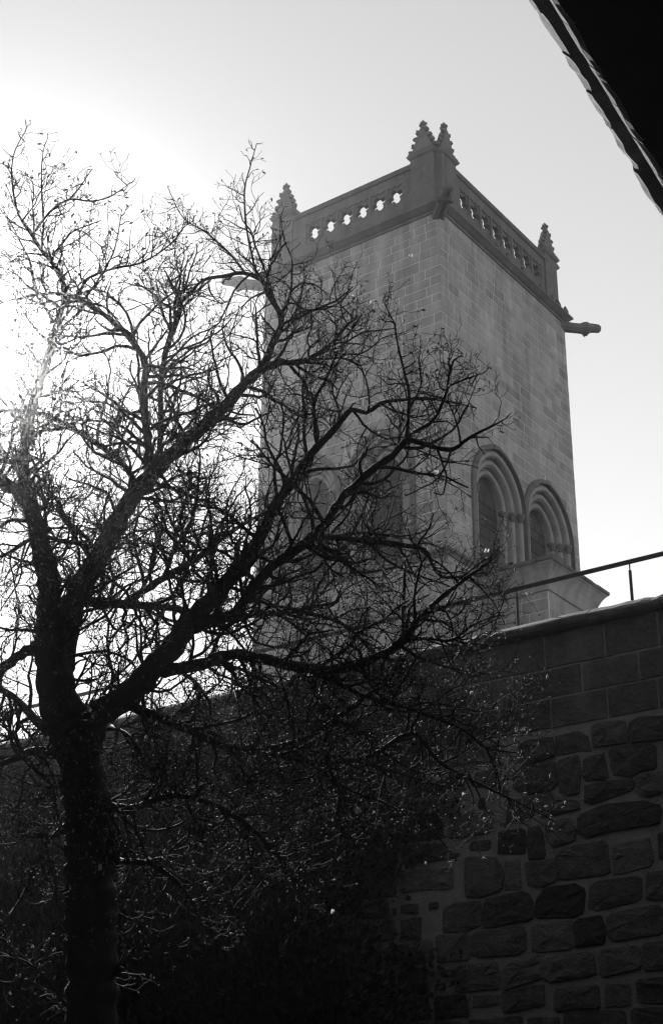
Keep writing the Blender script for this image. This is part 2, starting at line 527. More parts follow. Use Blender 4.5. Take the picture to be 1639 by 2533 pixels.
for key in 'RLBF':
    mp = fmap(key); ln = FACES[key][3]
    cs = [1.53 + 0.6 * i for i in range(6)] if key in 'LF' else [1.45 + 0.622 * i for i in range(8)]
    zc = 26.24 + CZ
    mb = MB()
    out = [(0.9, ZP0), (ln - 0.9, ZP0), (ln - 0.9, ZP1 - 0.2), (0.9, ZP1 - 0.2)]
    slab(mb, out, [tref_frame(c, zc, 0.262, 0.36) for c in cs], 0.02, 0.05, mp)
    po = mb.build('parapet', M['carved'], tower)
    mb = MB()
    slab(mb, out, [quatre(c, zc - 0.01, 0.26) for c in cs], 0.053, 0.215, mp, 0.95)
    mb.build('pierced_tracery', M['carved'], po)
    mb = MB()
    prof = [(0.02, ZP1 - 0.2), (-0.03, ZP1 - 0.18), (-0.05, ZP1 - 0.13), (0.0, ZP1 - 0.11), (-0.02, ZP1 - 0.08), (-0.04, ZP1 - 0.02), (0.06, ZP1 + 0.03), (0.29, ZP1 + 0.01), (0.29, ZP1 - 0.2)]
    n = len(prof)
    mb.add([mp(0.9, d, z) for d, z in prof] + [mp(ln - 0.9, d, z) for d, z in prof], [(i, (i + 1) % n, n + (i + 1) % n, n + i) for i in range(n)])
    mb.build('parapet_coping', M['carved'], po)

    # a gabled pinnacle at each end of each face
    for a0 in (0.55, ln - 0.62 if key in 'LF' else ln - 0.72):
        hwp = 0.385
        d0, d1 = -0.03, 0.36
        zb = 27.22 + CZ
        mb = MB()
        slab(mb, [(a0 - hwp, ZP0 - 0.02), (a0 + hwp, ZP0 - 0.02), (a0 + hwp, zb), (a0 - hwp, zb)], [], d0, d1, mp)
        pin = mb.build('pinnacle', M['carved'], tower)
        mb = MB()
        pr = [(0.0, zb - 0.03), (0.06, zb + 0.02), (0.09, zb + 0.10), (0.04, zb + 0.14), (0.06, zb + 0.18), (0.0, zb + 0.22)]
        q0 = mp(a0 - hwp, d0, 0); q1 = mp(a0 + hwp, d1, 0)
        rect_loops(mb, min(q0[0], q1[0]), max(q0[0], q1[0]), min(q0[1], q1[1]), max(q0[1], q1[1]), pr)
        mb.build('moulding', M['carved'], pin)
        zg = zb + 0.20; zt = 28.25 + CZ; hwp = 0.38
        mb = MB()
        slab(mb, [(a0 - hwp, zg), (a0 + hwp, zg), (a0 + 0.05, zt), (a0 - 0.05, zt)], [], d0 + 0.03, d0 + 0.27, mp)
        mb.build('gable', M['carved'], pin)
        for s in (-1, 1):
            for i in range(4):
                t = 0.07 + 0.26 * i
                mb = MB()
                cc = mp(a0 + s * (hwp + (0.05 - hwp) * t + 0.06), d0 + 0.09, zg + (zt - zg) * t + 0.055)
                lump(mb, cc, 0.08, i * 7 + s, (1, 1, 1), jag=0.25)
                mb.build('crocket', M['carved'], pin)
        mb = MB()
        dm = d0 + 0.14
        tube(mb, [mp(a0, dm, zt - 0.04), mp(a0, dm, zt + 0.12), mp(a0, dm, zt + 0.2), mp(a0, dm, zt + 0.30), mp(a0, dm, zt + 0.37)], [0.075, 0.05, 0.05, 0.045, 0.01], 7)
        for q in (-0.085, 0.085):
            lump(mb, mp(a0 + q, dm, zt + 0.19), 0.052, 3); lump(mb, mp(a0, dm + q, zt + 0.19), 0.052, 4)
        lump(mb, mp(a0, dm, zt + 0.27), 0.06, 5); lump(mb, mp(a0, dm, zt + 0.05), 0.095, 6)
        mb.build('finial', M['carved'], pin)
# corner posts between the paired pinnacles, roof deck
for x, y in ((0.1, 0.1), (WR - 0.4, 0.1), (0.1, WL - 0.4), (WR - 0.4, WL - 0.4)):
    mb = MB()
    rect_loops(mb, x, x + 0.3, y, y + 0.3, [(0, ZP0 - 0.02), (0, 27.35 + CZ), (-0.06, 27.6 + CZ)])
    mb.build('corner_post', M['carved'], tower)
# gargoyles
for i, (x, y, dx, dy, ln) in enumerate(((0, 0, -1, -1, 1.25), (WR, 0, 1, -1, 1.2), (0, WL, -1, 1, 1.35), (WR, WL, 1, 1, 1.35))):
    d = Vector((dx, dy, 0)).normalized()
    b0 = Vector((x, y, ZW - 0.12)) - d * 0.25
    ts = [0, 0.25, 0.5, 0.72, 0.82, 0.95, 1.05, 1.2, 1.32, 1.38, ]
    rs = [0.19, 0.185, 0.17, 0.17, 0.20, 0.215, 0.16, 0.15, 0.14, 0.09]
    k = (ln + 0.25) / 1.38
    mb = MB()
    tube(mb, [b0 + d * (t * k) + Vector((0, 0, 0.05 * t + 0.02 * math.sin(7 * t))) for t in ts], rs, 9)
    go_ = mb.build('gargoyle', M['carved'], tower)
    e = b0 + d * (1.22 * k)
    sd = Vector((-d.y, d.x, 0))
    for s in (-1, 1):
        mb = MB(); lump(mb, e + sd * (0.12 * s) + Vector((0, 0, 0.1)), 0.055, i + s)
        mb.build('gargoyle_ear', M['carved'], go_)
        mb = MB(); lump(mb, b0 + d * (0.93 * k) + sd * (0.17 * s) + Vector((0, 0, -0.06)), 0.09, i + s + 5)
        mb.build('gargoyle_shoulder', M['carved'], go_)

# ------------------------------------------------------------------ low side building against the tower's right face
annex = thing('side_building', 'low stone block with deep coved cornice standing against the tower base', 'building', NC + ra * 1.62 - la * 1.92, TH)
AX, AY = 2.46, 1.92      # local: x along the tower's right face, y towards the tower
zc0 = 13.58 + CZ
mb = MB()
rect_loops(mb, 0.002, AX - 0.03, 0.002, AY + 0.0, [(0, 0), (0, zc0 + 0.02)])
mb.build('core_masonry', M['tower_mortar'], annex)
amaps = {'L': lambda a, d, z: (d, a, z), 'R': lambda a, d, z: (a, d, z)}
for key, ln in (('L', AY - 0.01), ('R', AX)):
    z = 11.2 + CZ
    row = 0
    while z < zc0 - 0.02:
        z1 = min(zc0, z + random.choice([0.33, 0.37, 0.41]))
        if zc0 - z1 < 0.15:
            z1 = zc0
        x = 0.04 if key == 'R' else 0.0
        while x < ln - 0.02:
            x1 = x + random.uniform(0.45, 0.85)
            if ln - x1 < 0.3:
                x1 = ln
            mb = MB()
            block(mb, [(x + 0.012, z + 0.012), (x1 - 0.012, z + 0.012), (x1 - 0.012, z1 - 0.012), (x + 0.012, z1 - 0.012)], random.uniform(-0.012, -0.003), 0.032, 0.005, amaps[key], random.gauss(1, 0.1))
            mb.build('ashlar_stone', M['tower'], annex)
            x = x1
        z = z1
mb = MB()
cove = [(0.0, zc0 - 0.02), (0.05, zc0), (0.06, zc0 + 0.06), (0.08, zc0 + 0.2), (0.12, zc0 + 0.34), (0.19, zc0 + 0.48), (0.27, zc0 + 0.60), (0.31, zc0 + 0.63), (0.31, zc0 + 0.655)]
rect_loops(mb, 0, AX, 0, AY + 0.0, cove)
mb.build('cove_moulding', M['tower'], annex, False)
# coping slabs round the edge, each with its own worn lip
def coping_run(parent, p0, p1, outd, z, th, over, name, mat, smin, smax):
    p0, p1 = Vector(p0), Vector(p1); d = (p1 - p0); L = d.length; d.normalize(); o = Vector(outd)
    x = 0.0
    while x < L - 0.01:
        x1 = min(L, x + random.uniform(smin, smax))
        if L - x1 < smin * 0.5:
            x1 = L
        ov = over + random.uniform(-0.025, 0.025); zz = z + random.uniform(-0.012, 0.012)
        prof = [(-0.3, zz), (ov - 0.03, zz - 0.005), (ov, zz + 0.03), (ov + random.uniform(-0.01, 0.01), zz + th * 0.6), (ov - 0.07, zz + th), (-0.3, zz + th + 0.05)]
        vs_, n = [], len(prof)
        for q in (x + 0.006, x1 - 0.006):
            for oo, z_ in prof:
                p = p0 + d * q + o * (oo + random.uniform(-0.006, 0.006))
                vs_.append((p.x, p.y, z_))
        mb = MB()
        mb.add(vs_, [(i, (i + 1) % n, n + (i + 1) % n, n + i) for i in range(n)] + [tuple(range(n)), tuple(range(2 * n - 1, n - 1, -1))], random.uniform(0.8, 1.15))
        mb.build(name, mat, parent)
        x = x1
zt = zc0 + 0.66
coping_run(annex, (0, -0.345, 0), (0, AY, 0), (-1, 0, 0), zt, 0.15, 0.355, 'coping_slab', M['carved'], 0.4, 0.7)
coping_run(annex, (0.31, 0, 0), (AX + 0.36, 0, 0), (0, -1, 0), zt + 0.003, 0.15, 0.355, 'coping_slab', M['carved'], 0.3, 0.5)
mb = MB()
mb.add([(0.1, 0.1, zt + 0.04), (AX, 0.1, zt + 0.04), (AX, AY, zt + 0.24), (0.1, AY, zt + 0.24), (AX, 0.1, zt), (AX, AY, zt), (0.1, 0.1, zt), (0.1, AY, zt)],
       [(0, 1, 2, 3), (1, 4, 5, 2), (6, 4, 1, 0), (7, 6, 0, 3)])
mb.build('roof_deck', M['carved'], annex)

# ------------------------------------------------------------------ COURTYARD WALL
PW = 15.0
wall = thing('courtyard_wall', 'high dark stone courtyard wall of ashlar courses over mortared rubble', 'wall', ra * PW, TH)
# local frame: x into the wall, y along it to the left; the face is x = 0
ZT = 6.32 + CZ
Y0, Y1 = -4.0, 34.0
wmap = lambda a, d, z: (d, a, z)
def wall_s(px, py):
    d = RT * ((px - W / 2) / FPX) + UP * ((H / 2 - py) / FPX) + fwd
    t = PW / d.dot(ra)
    q = d * t
    return q.dot(la), q.z + CZ
mb = MB()
mb.add([(0.0, Y0, 0), (0.0, Y1, 0), (0.0, Y1, ZT - 0.2), (0.0, Y0, ZT - 0.2), (2.6, Y0, 0), (2.6, Y1, 0), (2.6, Y1, ZT - 0.2), (2.6, Y0, ZT - 0.2)],
       [(0, 3, 2, 1), (4, 5, 6, 7), (0, 4, 7, 3), (1, 2, 6, 5), (3, 7, 6, 2)])
mb.build('mortar_bed', M['wall_mortar'], wall)
mb = MB()
mb.add([(0.3, Y0, ZT - 0.01), (2.6, Y0, ZT - 0.01), (2.6, Y1, ZT - 0.01), (0.3, Y1, ZT - 0.01), (2.6, Y0, ZT - 0.2), (2.6, Y1, ZT - 0.2)], [(0, 1, 2, 3), (1, 4, 5, 2)])
mb.build('walkway', M['coping'], wall)
y = Y0
while y < Y1:                                    # rounded coping stones
    y1 = y + random.uniform(0.85, 1.25)
    th = random.uniform(-0.004, 0.004)
    prof = [(0.4, ZT - 0.24), (-0.02, ZT - 0.24), (-0.07, ZT - 0.22), (-0.10, ZT - 0.19), (-0.115, ZT - 0.15), (-0.113, ZT - 0.125), (-0.10, ZT - 0.105), (-0.05, ZT - 0.070), (0.0, ZT - 0.037), (0.05, ZT - 0.008), (0.09, ZT + 0.004), (0.4, ZT + 0.02)]
    tones = [0.55, 0.55, 0.55, 0.6, 0.65, 0.75, 0.95, 1.1, 1.2, 1.2, 1.2]      # dark face and pale sunlit top painted into the tones
    n = len(prof); vs_ = []
    K = 9
    for q in range(K):
        j = random.uniform(-0.006, 0.006); jz = random.uniform(-0.005, 0.004); yy = y + 0.006 + (y1 - y - 0.012) * q / (K - 1)
        if random.random() < 0.06:
            j += 0.03; jz -= 0.015                       # a chip
        vs_ += [(x + j + random.uniform(-0.006, 0.006), yy, z + th + (jz if z > ZT - 0.13 else 0)) for x, z in prof]
    mb = MB()
    fs = [(k * n + i, k * n + i + 1, (k + 1) * n + i + 1, (k + 1) * n + i) for k in range(K - 1) for i in range(n - 1)]
    mb.add(vs_, fs + [tuple(range(n)), tuple(range(K * n - 1, (K - 1) * n - 1, -1))], 1.0)
    tn = random.uniform(0.85, 1.15)
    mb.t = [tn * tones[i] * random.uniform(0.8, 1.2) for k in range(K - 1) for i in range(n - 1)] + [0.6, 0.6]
    mb.build('coping_stone', M['coping'], wall)
    y = y1

wst = []        # (poly, proud, bev, tone, bulge)
def ashlar_row(z0, z1, joints):
    js = sorted(joints)
    lo, hi = js[0], js[-1]
    y = lo
    while y > Y0 + 0.5:
        y -= random.uniform(0.6, 1.0); js.append(y)
    y = hi
    while y < Y1 - 1:
        y += random.uniform(0.6, 1.0); js.append(y)
    js.sort()
    for a, b_ in zip(js[:-1], js[1:]):
        n = 4
        bot = [(a + 0.012 + (b_ - a - 0.024) * i / n, z0 + 0.012 + random.uniform(-0.006, 0.006)) for i in range(n + 1)]
        top = [(a + 0.012 + (b_ - a - 0.024) * i / n, z1 - 0.012 + random.uniform(-0.006, 0.006)) for i in range(n, -1, -1)]
        wst.append((bot + top, random.uniform(-0.014, -0.005), 0.006, random.gauss(1.0, 0.15), 0.003))
def zs4(x, y): return wall_s(1080 + 0.363 * x, 1480 + 0.363 * y)
def zs5(x, y): return wall_s(1080 + 0.363 * x, 1950 + 0.363 * y)
zA = ZT - 0.24
zBq = zs4(1150, 405)[1]; zCq = zs4(1000, 640)[1]; zDq = zs4(1165, 822)[1]
ashlar_row(zBq, zA, [zs4(x, 400)[0] for x in (300, 737, 1150)])
ashlar_row(zCq, zBq, [zs4(x, 550)[0] for x in (515, 990, 1385)])
ashlar_row(zDq, zCq, [zs4(x, 730)[0] for x in (775, 1165, 1515)])
R4 = [[(1060, 880), (1120, 850), (1280, 835), (1300, 960), (1280, 990), (1080, 1020), (1065, 960)],
      [(1320, 840), (1400, 820), (1600, 805), (1600, 960), (1340, 985), (1310, 930)],
      [(570, 1010), (600, 975), (780, 945), (800, 1080), (590, 1140), (565, 1080)],
      [(810, 940), (960, 910), (1030, 960), (1040, 1050), (960, 1040), (815, 1075)],
      [(1185, 1040), (1210, 1020), (1480, 990), (1485, 1160), (1390, 1170), (1330, 1210), (1220, 1200), (1195, 1130)],
      [(1000, 1090), (1140, 1060), (1165, 1210), (1150, 1230), (1030, 1250), (995, 1220)],
      [(830, 1110), (960, 1070), (975, 1180), (970, 1320), (900, 1340), (845, 1310)],
      [(530, 1190), (580, 1160), (810, 1120), (820, 1260), (780, 1300), (620, 1330), (540, 1300)],
      [(1365, 1220), (1420, 1200), (1600, 1170), (1600, 1320), (1400, 1350), (1365, 1300)],
      [(1010, 1290), (1080, 1260), (1330, 1235), (1340, 1300), (1060, 1410), (1010, 1390)],
      [(690, 1350), (760, 1330), (820, 1370), (960, 1385), (970, 1440), (720, 1490), (695, 1440)],
      [(490, 1390), (640, 1360), (660, 1400), (650, 1490), (480, 1530)],
      [(965, 1490), (1120, 1420), (1400, 1390), (1500, 1410), (1530, 1450), (1510, 1540), (1150, 1590), (1040, 1630), (970, 1590)]]
R5 = [[(745, 250), (800, 230), (900, 215), (945, 290), (930, 360), (800, 390), (760, 330)],
      [(630, 280), (690, 260), (720, 320), (740, 470), (640, 490), (620, 380)],
      [(430, 300), (590, 275), (605, 400), (600, 450), (420, 450)],
      [(815, 450), (870, 400), (1120, 365), (1160, 400), (1175, 590), (830, 630)],
      [(1205, 390), (1440, 335), (1480, 520), (1220, 600), (1195, 480)],
      [(610, 510), (800, 490), (812, 630), (700, 670), (630, 650)],
      [(1515, 310), (1640, 290), (1640, 500), (1520, 480)],
      [(460, 500), (565, 490), (575, 690), (470, 690)],
      [(200, 480), (390, 470), (445, 560), (440, 690), (320, 735), (200, 735)],
      [(680, 770), (740, 690), (960, 660), (1000, 700), (990, 850), (960, 870), (710, 890), (675, 860)],
      [(1050, 690), (1080, 640), (1390, 600), (1390, 740), (1360, 770), (1090, 840), (1035, 810)],
      [(1430, 590), (1640, 550), (1640, 765), (1430, 760)],
      [(325, 770), (560, 715), (620, 720), (655, 780), (655, 880), (600, 905), (340, 950), (315, 900)],
      [(50, 830), (140, 790), (300, 780), (305, 930), (200, 970), (50, 980)],
      [(1160, 900), (1200, 850), (1500, 800), (1540, 850), (1530, 990), (1220, 1050), (1155, 980)],
      [(655, 940), (920, 905), (930, 1095), (660, 1115)],
      [(940, 895), (1110, 880), (1145, 960), (1145, 1060), (950, 1085)],
      [(250, 990), (560, 945), (600, 990), (600, 1100), (550, 1140), (240, 1150)],
      [(0, 1000), (225, 990), (215, 1170), (0, 1190)],
      [(450, 1230), (520, 1190), (690, 1140), (720, 1180), (725, 1300), (450, 1375)],
      [(745, 1165), (1050, 1115), (1085, 1280), (755, 1325)],
      [(1105, 1105), (1380, 1075), (1388, 1230), (1115, 1285)],
      [(1415, 1065), (1640, 1040), (1640, 1230), (1415, 1250)],
      [(130, 1220), (400, 1190), (430, 1250), (420, 1370), (140, 1400)],
      [(445, 1405), (720, 1340), (735, 1480), (455, 1540)]]
def swell(poly, k):
    cx_ = sum(p[0] for p in poly) / len(poly); cz_ = sum(p[1] for p in poly) / len(poly)
    out = []
    for a, z in poly:
        l = math.hypot(a - cx_, z - cz_) + 1e-9
        out.append((a + (a - cx_) / l * k, z + (z - cz_) / l * k))
    return out
def soften(poly):
    """cut the corners so the stone reads as a worn rubble block"""
    out = []
    n = len(poly)
    for i in range(n):
        a, b_ = poly[i], poly[(i + 1) % n]
        c0, c1 = random.uniform(0.05, 0.16), random.uniform(0.05, 0.16)
        out.append((a[0] * (1 - c0) + b_[0] * c0, a[1] * (1 - c0) + b_[1] * c0))
        out.append((a[0] * c1 + b_[0] * (1 - c1), a[1] * c1 + b_[1] * (1 - c1)))
    return [(p[0] + random.uniform(-0.011, 0.011), p[1] + random.uniform(-0.011, 0.011)) for p in out]
boxes = []
def ccw(p):
    ar = sum(p[i][0] * p[(i + 1) % len(p)][1] - p[(i + 1) % len(p)][0] * p[i][1] for i in range(len(p)))
    return p if ar > 0 else p[::-1]
for lst, fn in ((R4, zs4), (R5, zs5)):
    for pl in lst:
        p = ccw([fn(*q) for q in pl])
        boxes.append((min(a for a, z in p), max(a for a, z in p), min(z for a, z in p), max(z for a, z in p)))
        wst.append((soften(swell(p, 0.022)), random.uniform(-0.028, -0.008), 0.011, random.gauss(0.95, 0.26), 0.016))
used = [b_ for b_ in boxes]
z = zDq - 0.03
while z > 0.1:
    hh = random.uniform(0.24, 0.36)
    y = Y0 + random.uniform(0, 0.5)
    while y < Y1 - 0.3:
        wd = random.uniform(0.3, 0.85)
        jz = random.uniform(-0.03, 0.03)
        z0, z1 = max(0.02, z - hh + jz + 0.012), z + jz - 0.012
        a0, a1 = y + 0.014, y + wd - 0.014
        if not any(a0 < b_[1] + 0.02 and a1 > b_[0] - 0.02 and z0 < b_[3] + 0.01 and z1 > b_[2] - 0.01 for b_ in boxes):
            q = [(a0 + random.uniform(0, 0.03), z0 + random.uniform(-0.015, 0.03)), ((a0 + a1) / 2, z0 + random.uniform(-0.015, 0.015)), (a1 - random.uniform(0, 0.03), z0 + random.uniform(-0.015, 0.03)),
                 (a1 - random.uniform(0, 0.04), z1 - random.uniform(-0.015, 0.03)), ((a0 + a1) / 2, z1 + random.uniform(-0.015, 0.015)), (a0 + random.uniform(0, 0.04), z1 - random.uniform(-0.015, 0.03))]
            used.append((a0, a1, z0, z1))
            wst.append((soften(q), random.uniform(-0.028, -0.008), 0.011, random.gauss(0.95, 0.26), 0.016))
        y += wd
    z -= hh
for _ in range(6000):                      # small packing stones in what gaps are left
    wd, hh = random.uniform(0.1, 0.36), random.uniform(0.07, 0.24)
    a0 = random.uniform(5.5, 14.0); z0 = random.uniform(0.1, zDq - 0.3)
    a1, z1 = a0 + wd, z0 + hh
    if z1 > zDq - 0.02 or any(a0 < b_[1] + 0.012 and a1 > b_[0] - 0.012 and z0 < b_[3] + 0.012 and z1 > b_[2] - 0.012 for b_ in used):
        continue
    used.append((a0, a1, z0, z1))
    wst.append((soften([(a0, z0), (a1, z0 + random.uniform(-0.01, 0.02)), (a1 - 0.01, z1), (a0 + 0.01, z1 - random.uniform(0, 0.02))]), random.uniform(-0.02, -0.006), 0.009, random.gauss(0.9, 0.2), 0.006))
def vis_key(s):
    p = s[0]
    cxm = sum(a for a, z in p) / len(p); cz = sum(z for a, z in p) / len(p)
    pp = project(ra * PW + la * cxm + Vector((0, 0, cz)))
    if pp is None or not (-30 < pp[0] < W + 30 and 0 < pp[1] < H + 20):
        return 1e9
    return pp[2] - (3 if pp[0] > 1000 else 0)
wst.sort(key=vis_key)
rest = MB()
for i, (p, pr, bev, tone, bulge) in enumerate(wst):
    if i < 300 and vis_key(wst[i]) < 1e8:
        mb = MB(); block(mb, p, pr, 0.05, bev, wmap, tone, bulge)
        mb.build('wall_stone', M['wall'], wall)
    else:
        block(rest, p, pr, 0.05, bev, wmap, tone, bulge)
ro = rest.build('rubble_masonry', M['wall'], wall)
ro['kind'] = 'stuff'

# ------------------------------------------------------------------ RAILING along the wall walk
SB = 0.75
rail = thing('iron_railing', 'thin dark iron railing with slim posts along the top of the courtyard wall', 'railing', ra * (PW + SB) + Vector((0, 0, ZT)), TH)
RH = 0.80
mb = MB()
tube(mb, [(0, y, RH) for y in np.arange(-3.0, 33.0, 1.0)], 0.031, 8)
mb.build('handrail', M['iron'], rail)
y = 7.08 - 1.62 * 6
while y < 32:
    mb = MB()
    tube(mb, [(0, y, -0.02), (0, y, RH - 0.12)], 0.02, 8)
    po = mb.build('post', M['iron'], rail)
    mb = MB()
    tube(mb, [(0, y, RH - 0.12), (0, y, RH - 0.025)], 0.009, 6)
    mb.build('post_pin', M['iron'], po)
    mb = MB()
    tube(mb, [(0, y - 0.03, RH), (0, y + 0.03, RH)], 0.031, 8)
    mb.build('rail_collar', M['iron'], po)
    y += 1.62

# ------------------------------------------------------------------ GALLERY overhead (dark soffit and worn eave, top right)
EH = 5.0
EAZ = math.radians(30.56)
gal = thing('gallery_building', 'black underside of an overhanging eave with worn stone edge, top right corner', 'building', (0, 0, 0), -EAZ)
X0 = -0.3747 * EH                # eave edge; local y runs along the eave, local x towards the building
ze = EH + CZ
y = -6.0
while y < 14.0:                  # worn eave stones, two steps each
    y1 = y + random.uniform(0.3, 0.52)
    mb = MB()
    k = 7
    vs_ = []
    n = 0
    a_, b_ = random.uniform(0.035, 0.06), random.uniform(-0.012, 0.012)
    ph = random.uniform(0, 6)
    for i in range(k):
        q = y + 0.003 + (y1 - y - 0.006) * i / (k - 1)
        w = a_ * (0.65 + 0.5 * math.sin(math.pi * (i / (k - 1))) ) + random.uniform(-0.004, 0.004)
        o = X0 + b_ + 0.010 * math.cos(2 * math.pi * i / (k - 1)) + random.uniform(-0.004, 0.004)
        s2 = X0 + 0.138 + random.uniform(-0.003, 0.003); w2 = 0.026 + 0.008 * math.sin(ph + i)
        prof = [(o + 0.3, ze + 0.35), (o - 0.01, ze + 0.3), (o, ze + w * 1.35), (o + w, ze), (s2, ze + 0.002), (s2 + 0.002, ze - 0.09), (s2 + w2, ze - 0.09 - w2 * 1.3), (s2 + w2 + 0.03, ze - 0.14)]
        n = len(prof)
        vs_ += [(x, q, z) for x, z in prof]
    fs = [(i * n + j, i * n + j + 1, (i + 1) * n + j + 1, (i + 1) * n + j) for i in range(k - 1) for j in range(n - 1)]
    fs += [tuple(range(n)), tuple(range(k * n - 1, (k - 1) * n - 1, -1))]
    mb.add(vs_, fs, random.uniform(0.8, 1.15))
    mb.build('eave_stone', M['eave'], gal)
    y = y1
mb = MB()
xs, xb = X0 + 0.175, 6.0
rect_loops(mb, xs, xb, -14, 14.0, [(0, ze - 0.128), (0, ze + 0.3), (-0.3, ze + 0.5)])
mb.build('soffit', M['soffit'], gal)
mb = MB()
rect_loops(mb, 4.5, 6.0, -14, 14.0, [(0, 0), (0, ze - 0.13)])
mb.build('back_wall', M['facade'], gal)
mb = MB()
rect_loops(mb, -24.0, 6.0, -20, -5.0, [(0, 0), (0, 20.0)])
mb.build('rear_light_blocker', M['facade'], gal)  # unseen mass added behind the camera to cut sky light on the wall
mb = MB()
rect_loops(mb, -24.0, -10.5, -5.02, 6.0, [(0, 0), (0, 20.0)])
mb.build('left_light_blocker', M['facade'], gal)  # unseen mass added left of frame to keep the wall dark
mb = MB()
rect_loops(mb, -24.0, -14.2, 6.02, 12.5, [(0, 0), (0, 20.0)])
mb.build('left_light_blocker', M['facade'], gal)  # added extension of it, closing off more of the left sky
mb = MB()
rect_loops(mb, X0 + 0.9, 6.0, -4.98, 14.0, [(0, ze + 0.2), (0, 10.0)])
mb.build('upper_light_blocker', M['facade'], gal)  # unseen mass added above the eave to shut out sky light

# ------------------------------------------------------------------ ADDED SHRUBS filling the foot of the wall with deep shade
M['leaf'] = stone_mat('shade_fill_leaf', 0.018, 0.4, 6.0, rough=0.8, bump=0.0)
def shrub(cx, cy, rad, height, seed, label):
    rs = np.random.default_rng(seed)
    root = ra * cx + la * cy
    t = thing('shade_fill_shrub', label, 'shrub', root, TH, 'added dark shrubs filling the shade along the foot of the wall')
    for k in range(7):
        a = rs.uniform(0, 6.28); q = rs.uniform(0.2, 0.75) * rad
        hh = height * rs.uniform(0.6, 0.9)
        mb = MB()
        tube(mb, [(0.12 * math.cos(a), 0.12 * math.sin(a), -0.03), (q * 0.4 * math.cos(a), q * 0.4 * math.sin(a), hh * 0.4), (q * math.cos(a + 0.3), q * math.sin(a + 0.3), hh)], [0.05, 0.035, 0.012], 6)
        mb.build('stem', M['bark'], t, True)
    n = 30000
    cl = 150
    u = rs.normal(size=(cl, 3)); u /= np.linalg.norm(u, axis=1)[:, None]
    cc = u * (rs.uniform(0.35, 1.0, cl) ** 0.5)[:, None] * np.array([rad, rad, height * 0.5]) + np.array([0, 0, height * 0.5])
    w = rs.integers(0, cl, n)
    p = cc[w] + rs.normal(size=(n, 3)) * 0.22
    p[:, 2] = np.clip(p[:, 2], 0.05, None)
    d = norm(p - np.array([0, 0, height * 0.4]) + rs.normal(size=(n, 3)) * 0.8)
    sd = norm(np.cross(d, rs.normal(size=(n, 3))))
    L_ = rs.uniform(0.06, 0.12, n)[:, None]; Wd = L_ * 0.3
    V = np.stack([p, p + d * L_ * 0.5 + sd * Wd, p + d * L_, p + d * L_ * 0.5 - sd * Wd], axis=1).reshape(-1, 3)
    F = np.arange(4 * n).reshape(-1, 4)
    o = np_mesh('foliage', [(V, F)], M['leaf'], t, False)
    o['kind'] = 'stuff'

def norm(v):
    return v / (np.linalg.norm(v, axis=-1, keepdims=True) + 1e-9)
def np_mesh(name, chunks, mat, parent, smooth=True):
    off = 0; Vs, Fs = [], []
    for V, F in chunks:
        Vs.append(V); Fs.append(F + off); off += len(V)
    V = np.concatenate(Vs).astype(np.float32); F = np.concatenate(Fs).astype(np.int32)
    me = bpy.data.meshes.new(name)
    me.vertices.add(len(V)); me.vertices.foreach_set('co', V.ravel())
    me.loops.add(F.size); me.loops.foreach_set('vertex_index', F.ravel())
    me.polygons.add(len(F)); me.polygons.foreach_set('loop_start', np.arange(0, F.size, F.shape[1], dtype=np.int32))
    me.polygons.foreach_set('use_smooth', np.full(len(F), smooth))
    at = me.attributes.new('tone', 'FLOAT', 'FACE'); at.data.foreach_set('value', np.ones(len(F), np.float32))
    me.materials.append(mat); me.update(); me.validate()
    return link(name, me, parent)
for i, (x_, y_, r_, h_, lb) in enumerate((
        (12.9, 10.4, 1.1, 4.3, 'rightmost added dark shrub against the wall, its top lowest of the row'),
        (12.5, 11.9, 1.3, 5.0, 'added dark shrub against the wall below the middle of the railing'),
        (12.5, 13.7, 1.4, 5.2, 'added dark shrub against the wall just right of the tree trunk'),
        (12.3, 15.6, 1.5, 5.3, 'added dark shrub against the wall half hidden by the tree trunk'),
        (12.4, 17.6, 1.4, 5.1, 'leftmost added dark shrub against the wall, cut by the left edge'))):
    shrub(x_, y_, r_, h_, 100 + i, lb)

ivy = thing('shade_fill_ivy', 'added black mat of ivy deepening the shade over the left and middle of the courtyard wall', 'ivy', ra * PW + la * 14, TH)  # added cover, stands in for the deep shade on the wall
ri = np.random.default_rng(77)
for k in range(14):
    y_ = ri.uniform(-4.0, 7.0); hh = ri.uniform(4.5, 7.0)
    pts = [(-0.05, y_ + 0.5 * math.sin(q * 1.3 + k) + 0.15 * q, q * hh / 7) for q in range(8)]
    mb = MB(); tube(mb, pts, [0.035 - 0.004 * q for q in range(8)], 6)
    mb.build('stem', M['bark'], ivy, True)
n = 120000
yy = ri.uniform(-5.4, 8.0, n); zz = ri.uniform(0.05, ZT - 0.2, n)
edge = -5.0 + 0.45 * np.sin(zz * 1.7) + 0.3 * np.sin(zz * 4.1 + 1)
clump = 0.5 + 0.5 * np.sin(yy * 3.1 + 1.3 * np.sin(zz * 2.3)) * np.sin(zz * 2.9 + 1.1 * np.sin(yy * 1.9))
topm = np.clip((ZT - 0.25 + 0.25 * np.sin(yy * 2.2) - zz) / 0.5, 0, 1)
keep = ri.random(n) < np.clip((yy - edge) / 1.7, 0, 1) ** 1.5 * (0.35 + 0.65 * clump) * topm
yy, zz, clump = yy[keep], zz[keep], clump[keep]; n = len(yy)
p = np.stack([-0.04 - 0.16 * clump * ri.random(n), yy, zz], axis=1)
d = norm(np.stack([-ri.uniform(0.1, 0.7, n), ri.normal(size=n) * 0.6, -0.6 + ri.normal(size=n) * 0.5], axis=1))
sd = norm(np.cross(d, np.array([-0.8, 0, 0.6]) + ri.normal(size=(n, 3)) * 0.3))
L_ = ri.uniform(0.05, 0.10, n)[:, None]
